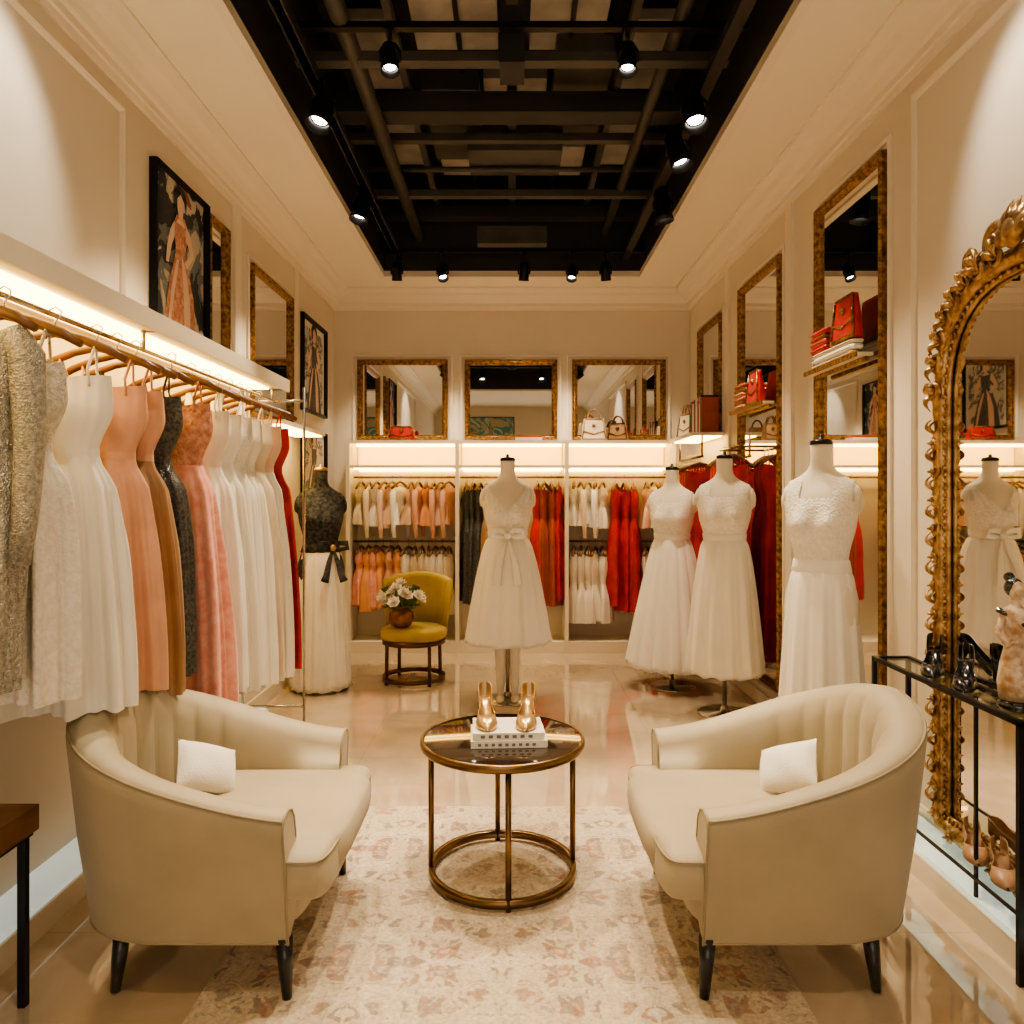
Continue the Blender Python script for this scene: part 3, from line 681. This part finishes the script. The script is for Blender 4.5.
def bag(name,loc,rz,m,m2,w=.22,h=.2,d=.09,handle=True,flare=.85):
    b=MB(); R=[]
    for z,k in((0,1),(.02,1.03),(h*.5,.97),(h*.9,flare),(h,flare*.96)):
        R.append([(w/2*k*math.copysign(abs(math.cos(t))**.4,math.cos(t)),d/2*(1-.55*z/h)*math.copysign(abs(math.sin(t))**.5,math.sin(t)),z) for t in [2*pi*q/32 for q in range(32)]])
    b.loft(R,0,True,True,True)
    b.box(-w*.48,w*.48,-d*.52,d*.52,0,.022,1)
    b.sell((0,-d*.36,h*.70),.018,.012,.018,1,1,1,12,8)
    b.tube([(-w*.42,-.002-d*.36,h*.45),(0,-d*.44,h*.30),(w*.42,-d*.36,h*.45)],.006,1,6)
    for s in(-1,1): b.tube([(s*w*.47,-d*.45,.02),(s*w*.44*flare,-d*.28,h*.95)],.006,1,6)
    b.tube([(-w*.42*flare,-d*.22,h),(w*.42*flare,-d*.22,h)],.007,1,6)
    if handle:
        for yy in(-d*.15,d*.15):
            b.tube([(math.cos(a)*w*.26,yy,h*.92+math.sin(a)*h*.5) for a in [pi*q/14 for q in range(15)]],.007,1,8)
    return b.obj(name,[m,m2],loc,(0,0,rz))
for y0,y1,z in((4.66,5.36,1.97),(3.38,3.99,2.03)):
    b=MB(); b.box(1.555,WX-.03,y0,y1,z,z+.016,0); b.box(1.550,1.558,y0,y1,z-.004,z+.020,1)
    b.box(1.60,WX-.04,y0+.02,y1-.02,z-.02,z-.0,1); b.obj('mirror_shelf',[CREAM,GOLD],bevel=.002)
def folded(name,loc,n,w,mats,seed):
    b=MB(); r=random.Random(seed); z=0
    for i in range(n):
        h=r.uniform(.022,.034); ww=w*r.uniform(.86,1.0)
        b.sell((0,r.uniform(-.01,.01),z+h/2),.030,ww/2,h/2,.35,.3,i%len(mats),24,8); b.tube([(-.030,-ww*.46,z+h*.5),(-.031,ww*.46,z+h*.5)],.003,(i+1)%len(mats),6); z+=h
    return b.obj(name,mats,loc),z
o,z=folded('folded_scarves',(1.590,3.68,2.047),3,.50,[GOLD2,WHITE,CHAMP],3)
bag('red_embroidered_handbag',(1.590,3.56,2.049+z),math.radians(-90),RED,GOLD,w=.25,h=.21,d=.06,handle=False)
o,z2=folded('folded_red_textiles',(1.590,3.83,2.049+z),4,.20,[RED,RED,GOLD],5)
bag('red_embroidered_handbag',(1.592,4.90,1.987),math.radians(-90),RED,GOLD,w=.26,h=.22,d=.065,handle=False,flare=.7)
folded('folded_red_textiles',(1.592,5.18,1.987),6,.24,[CORALE,GOLD,RUST],6)
bag('red_handbag',(-1.0,6.78,1.886),.1,RED,GOLD,w=.24,h=.13,d=.12,handle=False)
bag('beige_handbag',(.74,6.78,1.886),-.1,CHAMP,BRONZ,w=.22,h=.20)
bag('tan_handbag',(.96,6.80,1.886),-.3,TSHOE,BRASS,w=.18,h=.16)
bag('beige_handbag',(1.50,6.42,1.886),-1.2,CHAMP,BRONZ,w=.2,h=.2)
b=MB()
x=0
for i in range(14):
    t=random.uniform(.018,.032); hh=random.uniform(.22,.30); b.box(0,.14,x,x+t,0,hh,(0,2,3,1)[i%4]); x+=t+.001
b.obj('shelf_books',[RUST,PAPER,BLKF,CHAMP],(1.48,5.86,1.886),bevel=.002)
b=MB(); b.box(-.12,.12,-.06,.06,0,.03,0); b.box(-.10,.11,-.055,.055,.031,.055,1); b.obj('shelf_books',[PAPER,RUST],(.15,6.78,1.886))
# ------------------------------------------------------------ accent chair w. flowers
def accent():
    b=MB()
    b.sell((0,0,.365),.245,.235,.055,.5,.85,0,40,12)
    R=[]
    for i in range(25):
        a=math.radians(20+140*i/24); ro=.255; 
        hh=.80-.05*abs(math.cos(a))**2; r=[]
        for o,z in((0,.36),(.02,.55),(.045,hh-.03),(.04,hh-.005),(.02,hh),(-.005,hh-.01),(-.015,hh-.04),(-.035,.55),(-.05,.38)):
            r.append(((ro+o)*math.cos(a),(ro+o)*.9*math.sin(a),z))
        R.append(r)
    b.loft(R,0,True,True,True)
    r=.225
    for k in range(4):
        a=math.radians(45+90*k); b.tube([(r*math.cos(a),r*math.sin(a),.33),(r*1.03*math.cos(a),r*1.03*math.sin(a),0)],.014,1,8)
    b.lathe([(r-.014,.02),(r+.012,.02),(r+.012,.05),(r-.014,.05),(r-.014,.02)],0,0,1,48,False,False)
    b.lathe([(r-.012,.29),(r+.012,.29),(r+.012,.325),(r-.012,.325),(r-.012,.29)],0,0,1,48,False,False)
    return b.obj('mustard_accent_chair',[YEL,DBRONZE],(-.74,5.66,0),(0,0,math.radians(-8)))
accent()
def vase():
    b=MB()
    b.lathe([(.045,0),(.075,.02),(.095,.065),(.088,.11),(.055,.14),(.045,.15),(.055,.16),(.045,.158),(.03,.12)],0,0,0,28)
    rnd=random.Random(3)
    for i in range(19):
        a=rnd.uniform(0,2*pi); r=.15*math.sqrt(rnd.random()); z=.31-r*.75+rnd.uniform(-.02,.03); cx,cy=r*math.cos(a),r*math.sin(a)
        b.tube([(cx*.2,cy*.2,.13),(cx*.7,cy*.7,z-.06),(cx,cy,z-.02)],.004,2,5)
        dirv=Vector((cx,cy-.02,.14)).normalized(); q=dirv.to_track_quat('Z','Y').to_matrix().to_4x4()
        b.T=Matrix.Translation((cx,cy,z))@q
        for lay,(nr,sp,hh) in enumerate(((7,.052,.02),(6,.038,.04),(5,.02,.055))):
            for k in range(nr):
                t=2*pi*(k+.5*lay)/nr; c,s=math.cos(t),math.sin(t); wd=.025-.003*lay
                pts=[(0,0,0),(sp*.7*c-wd*s*.8,sp*.7*s+wd*c*.8,hh*.5),(sp*c,sp*s,hh),(sp*.7*c+wd*s*.8,sp*.7*s-wd*c*.8,hh*.5)]
                b.add(pts,[(0,1,2),(0,2,3)],1,True)
        b.T=Matrix.Identity(4)
    for i in range(24):
        a=rnd.uniform(0,2*pi); r=rnd.uniform(.10,.19); z=.18+rnd.uniform(-.03,.12); c,s=math.cos(a),math.sin(a)
        b.add([(c*.03,s*.03,.15),(c*r*.6-s*.02,s*r*.6+c*.02,z+.02),(c*r,s*r,z),(c*r*.6+s*.02,s*r*.6-c*.02,z+.02)],[(0,1,2),(0,2,3)],2,True)
    return b.obj('flower_vase',[POT,PETAL,LEAF],(-.82,5.56,.420))
vase()
# ------------------------------------------------------------ ornate mirror (right)
def ornate():
    b=MB(); W=1.0
    def path(off):
        P=[]; x0=off; x1=W-off
        n=30
        for i in range(n): P.append((x0,0,off+(1.45-off)*i/n))
        for i in range(41):
            t=pi-pi*i/40; ex=.75
            P.append((W/2+(W/2-off)*math.copysign(abs(math.cos(t))**ex,math.cos(t)),0,1.45+(.47-off)*abs(math.sin(t))**ex))
        for i in range(n-1,-1,-1): P.append((x1,0,off+(1.45-off)*i/n))
        for i in range(1,12): P.append((x1+(x0-x1)*i/12,0,off))
        return P
    A=path(.045)
    b.tube([(x,-.035,z) for x,y,z in A],[.028+.004*math.sin(i*1.9) for i in range(len(A))],0,10,True,up=(0,1,0))
    A2=path(.08); b.tube([(x,-.03,z) for x,y,z in A2],.010,0,8,True)
    A3=path(.015); b.tube([(x,-.02,z) for x,y,z in A3],.012,0,8,True)
    mp=path(.075); b.add([(x,-.018,z) for x,y,z in mp],[tuple(range(len(mp)))],1,False)
    bk=path(.03); b.add([(x,-.004,z) for x,y,z in bk],[tuple(range(len(bk)))],0,False)
    dense=[]
    for i in range(len(A2)):
        a=Vector(A2[i]); c=Vector(A2[(i+1)%len(A2)]); k=max(1,int((c-a).length/.022))
        for j in range(k): dense.append(a+(c-a)*j/k)
    for p in dense: b.sell((p.x,-.042,p.z),.008,.008,.008,1,1,0,6,4)
    def scroll(cx,cz,r,dirn,rot,th=.010):
        pts=[];rad=[]
        for i in range(26):
            t=i/25; a=rot+dirn*t*3.6*pi/1.3; rr=r*(1-t*.85)
            pts.append((cx+rr*math.cos(a),-.050-.02*t,cz+rr*math.sin(a))); rad.append(th*(1-.35*t))
        b.tube(pts,rad,0,7)
        b.sell((cx,-.068,cz),r*.22,.02,r*.22,1,1,0,10,6)
    def leaf(cx,cz,ang,l,w):
        c,s=math.cos(ang),math.sin(ang)
        pts=[(cx+c*l*t-s*l*.25*t*t,-.05-.03*math.sin(pi*t),cz+s*l*t+c*l*.25*t*t) for t in [q/8 for q in range(9)]]
        b.tube(pts,[max(.003,w*math.sin(pi*min(1,(q/8)*.85+.12))) for q in range(9)],0,8,flat=.5,up=(0,1,0))
    for side in(0,1):
        sx=lambda v: v if side==0 else W-v
        dd=1 if side==0 else -1
        for j,z in enumerate([.08+.098*k for k in range(14)]):
            scroll(sx(.04),z,.025,dd*(1 if j%2 else -1),pi/2,.008)
            leaf(sx(.035),z+.03,pi/2+dd*.25,.060,.011); leaf(sx(.035),z+.035,pi/2-dd*.6,.05,.010)
        for k in range(8):
            t=pi-(k+.5)*pi/2/8.2; ex=.75
            x=W/2+(W/2-.04)*math.copysign(abs(math.cos(t))**ex,math.cos(t)); z=1.45+.44*abs(math.sin(t))**ex
            scroll(sx(x),z+.012,.038,dd,t,.012); ang=t if side==0 else pi-t
            leaf(sx(x),z+.015,ang,.055,.014); leaf(sx(x),z,ang+.8*dd,.07,.013); leaf(sx(x),z,ang-.8*dd,.065,.013)
    for k in range(9):
        ang=math.radians(15+150*k/8); leaf(W/2,1.92,ang,.12-.02*abs(k-4)/4,.024)
    for s in(-1,1):
        scroll(W/2+s*.11,1.94,.060,-s,0 if s<0 else pi,.017); scroll(W/2+s*.23,1.92,.052,s,0 if s<0 else pi,.015)
    b.sell((W/2,-.07,1.94),.045,.03,.05,1,1,0,16,10)
    for k in range(7): scroll(.14+.12*k,.035,.03,1,0,.008)
    o=b.obj('ornate_gilt_floor_mirror',[GOLD2,MIRR],(WX-.025,2.84,.13),(0,0,-pi/2)); o.scale=(1,1,1.08)
ornate()
# ------------------------------------------------------------ glass console (right)
b=MB(); X1,Y0,Y1,Z=1.585,2.14,3.0,.75
X0=1.45; t=.008
for y in(Y0,Y1): b.box(X0-t,X0+t,y-t,y+t,0,Z,0)
b.box(X0+.05-.005,X0+.05+.005,Y0+.28,Y0+.29,.101,Z,0)
for y in(Y0,Y1): b.box(X1-t,X1+t,y-t,y+t,.101,Z,0)
b.box(X0-t,X1+t,Y0-t,Y0+t,Z-.010,Z+.006,0); b.box(X0-t,X1+t,Y1-t,Y1+t,Z-.010,Z+.006,0)
b.box(X0-t,X0+t,Y0,Y1,Z-.010,Z+.006,0); b.box(X1-t,X1+t,Y0,Y1,Z-.010,Z+.006,0)
for zz in(Z+.002,.20):
    b.add([(X0+t,Y0+t,zz),(X1-t,Y0+t,zz),(X1-t,Y1-t,zz),(X0+t,Y1-t,zz)],[(0,1,2,3)],1,False)
b.box(X0-.004,X0+.004,Y0,Y1,.194,.203,0)
b.obj('glass_console_table',[BMET,GLASS])
e=empty('black_high_heels',(1.46,2.44,.753))
o=shoe('pump',(0.01,0,0),math.radians(-33),BSHOE,L=.19,heel=.075); o.parent=e
o=shoe('pump',(0.01,.19,0),math.radians(-33),BSHOE,L=.19,heel=.075); o.parent=e
e=empty('tan_sandals',(1.485,2.26,.202))
o=shoe('shoe',(0.01,0,0),math.radians(-25),TSHOE,L=.2,heel=.03); o.parent=e
o=shoe('shoe',(.015,.15,0),math.radians(-25),TSHOE,L=.2,heel=.03); o.parent=e
b=MB()
b.lathe([(.05,0),(.052,.02),(.04,.03)],0,0,1,20)
b.lathe([(.045,.03),(.05,.08),(.042,.14),(.028,.20),(.038,.25),(.044,.28),(.030,.305),(.015,.315),(.013,.335)],0,0,0,24)
b.sell((0,-.004,.358),.022,.025,.030,1,1,0,16,10); b.sell((0,.008,.366),.028,.027,.030,1,1,1,16,10); b.sell((0,.03,.395),.016,.016,.016,1,1,1,12,8)
for s in(-1,1): b.tube([(s*.038,0,.28),(s*.062,-.01,.235),(s*.05,-.035,.20),(s*.02,-.045,.21)],[.012,.010,.009,.007],0,8)
b.tube([(-.05,.01,.30),(0,-.035,.26),(.05,.01,.30)],.014,1,8,flat=.6)
b.obj('lady_figurine',[SKIN,BSHOE],(1.525,2.27,.753))
# ------------------------------------------------------------ walnut side table (left)
b=MB(); b.box(-1.63,-1.31,1.45,2.08,.475,.545,0)
b.box(-1.62,-1.32,1.46,2.07,.462,.475,1)
for y in(1.47,2.055): b.box(-1.35,-1.328,y-.011,y+.011,0,.465,1)
for y in(1.47,2.055): b.box(-1.62,-1.598,y-.011,y+.011,.101,.465,1)
b.obj('walnut_side_table',[WAL,BMET],bevel=.002)
# ------------------------------------------------------------ camera
cam=bpy.data.cameras.new('cam'); cam.lens=26.37; cam.sensor_width=36; cam.shift_y=-17/1024
co=bpy.data.objects.new('camera',cam); sc.collection.objects.link(co); co.location=(0,0,1.4); co.rotation_euler=(pi/2,0,0); cam.clip_start=.05
sc.camera=co
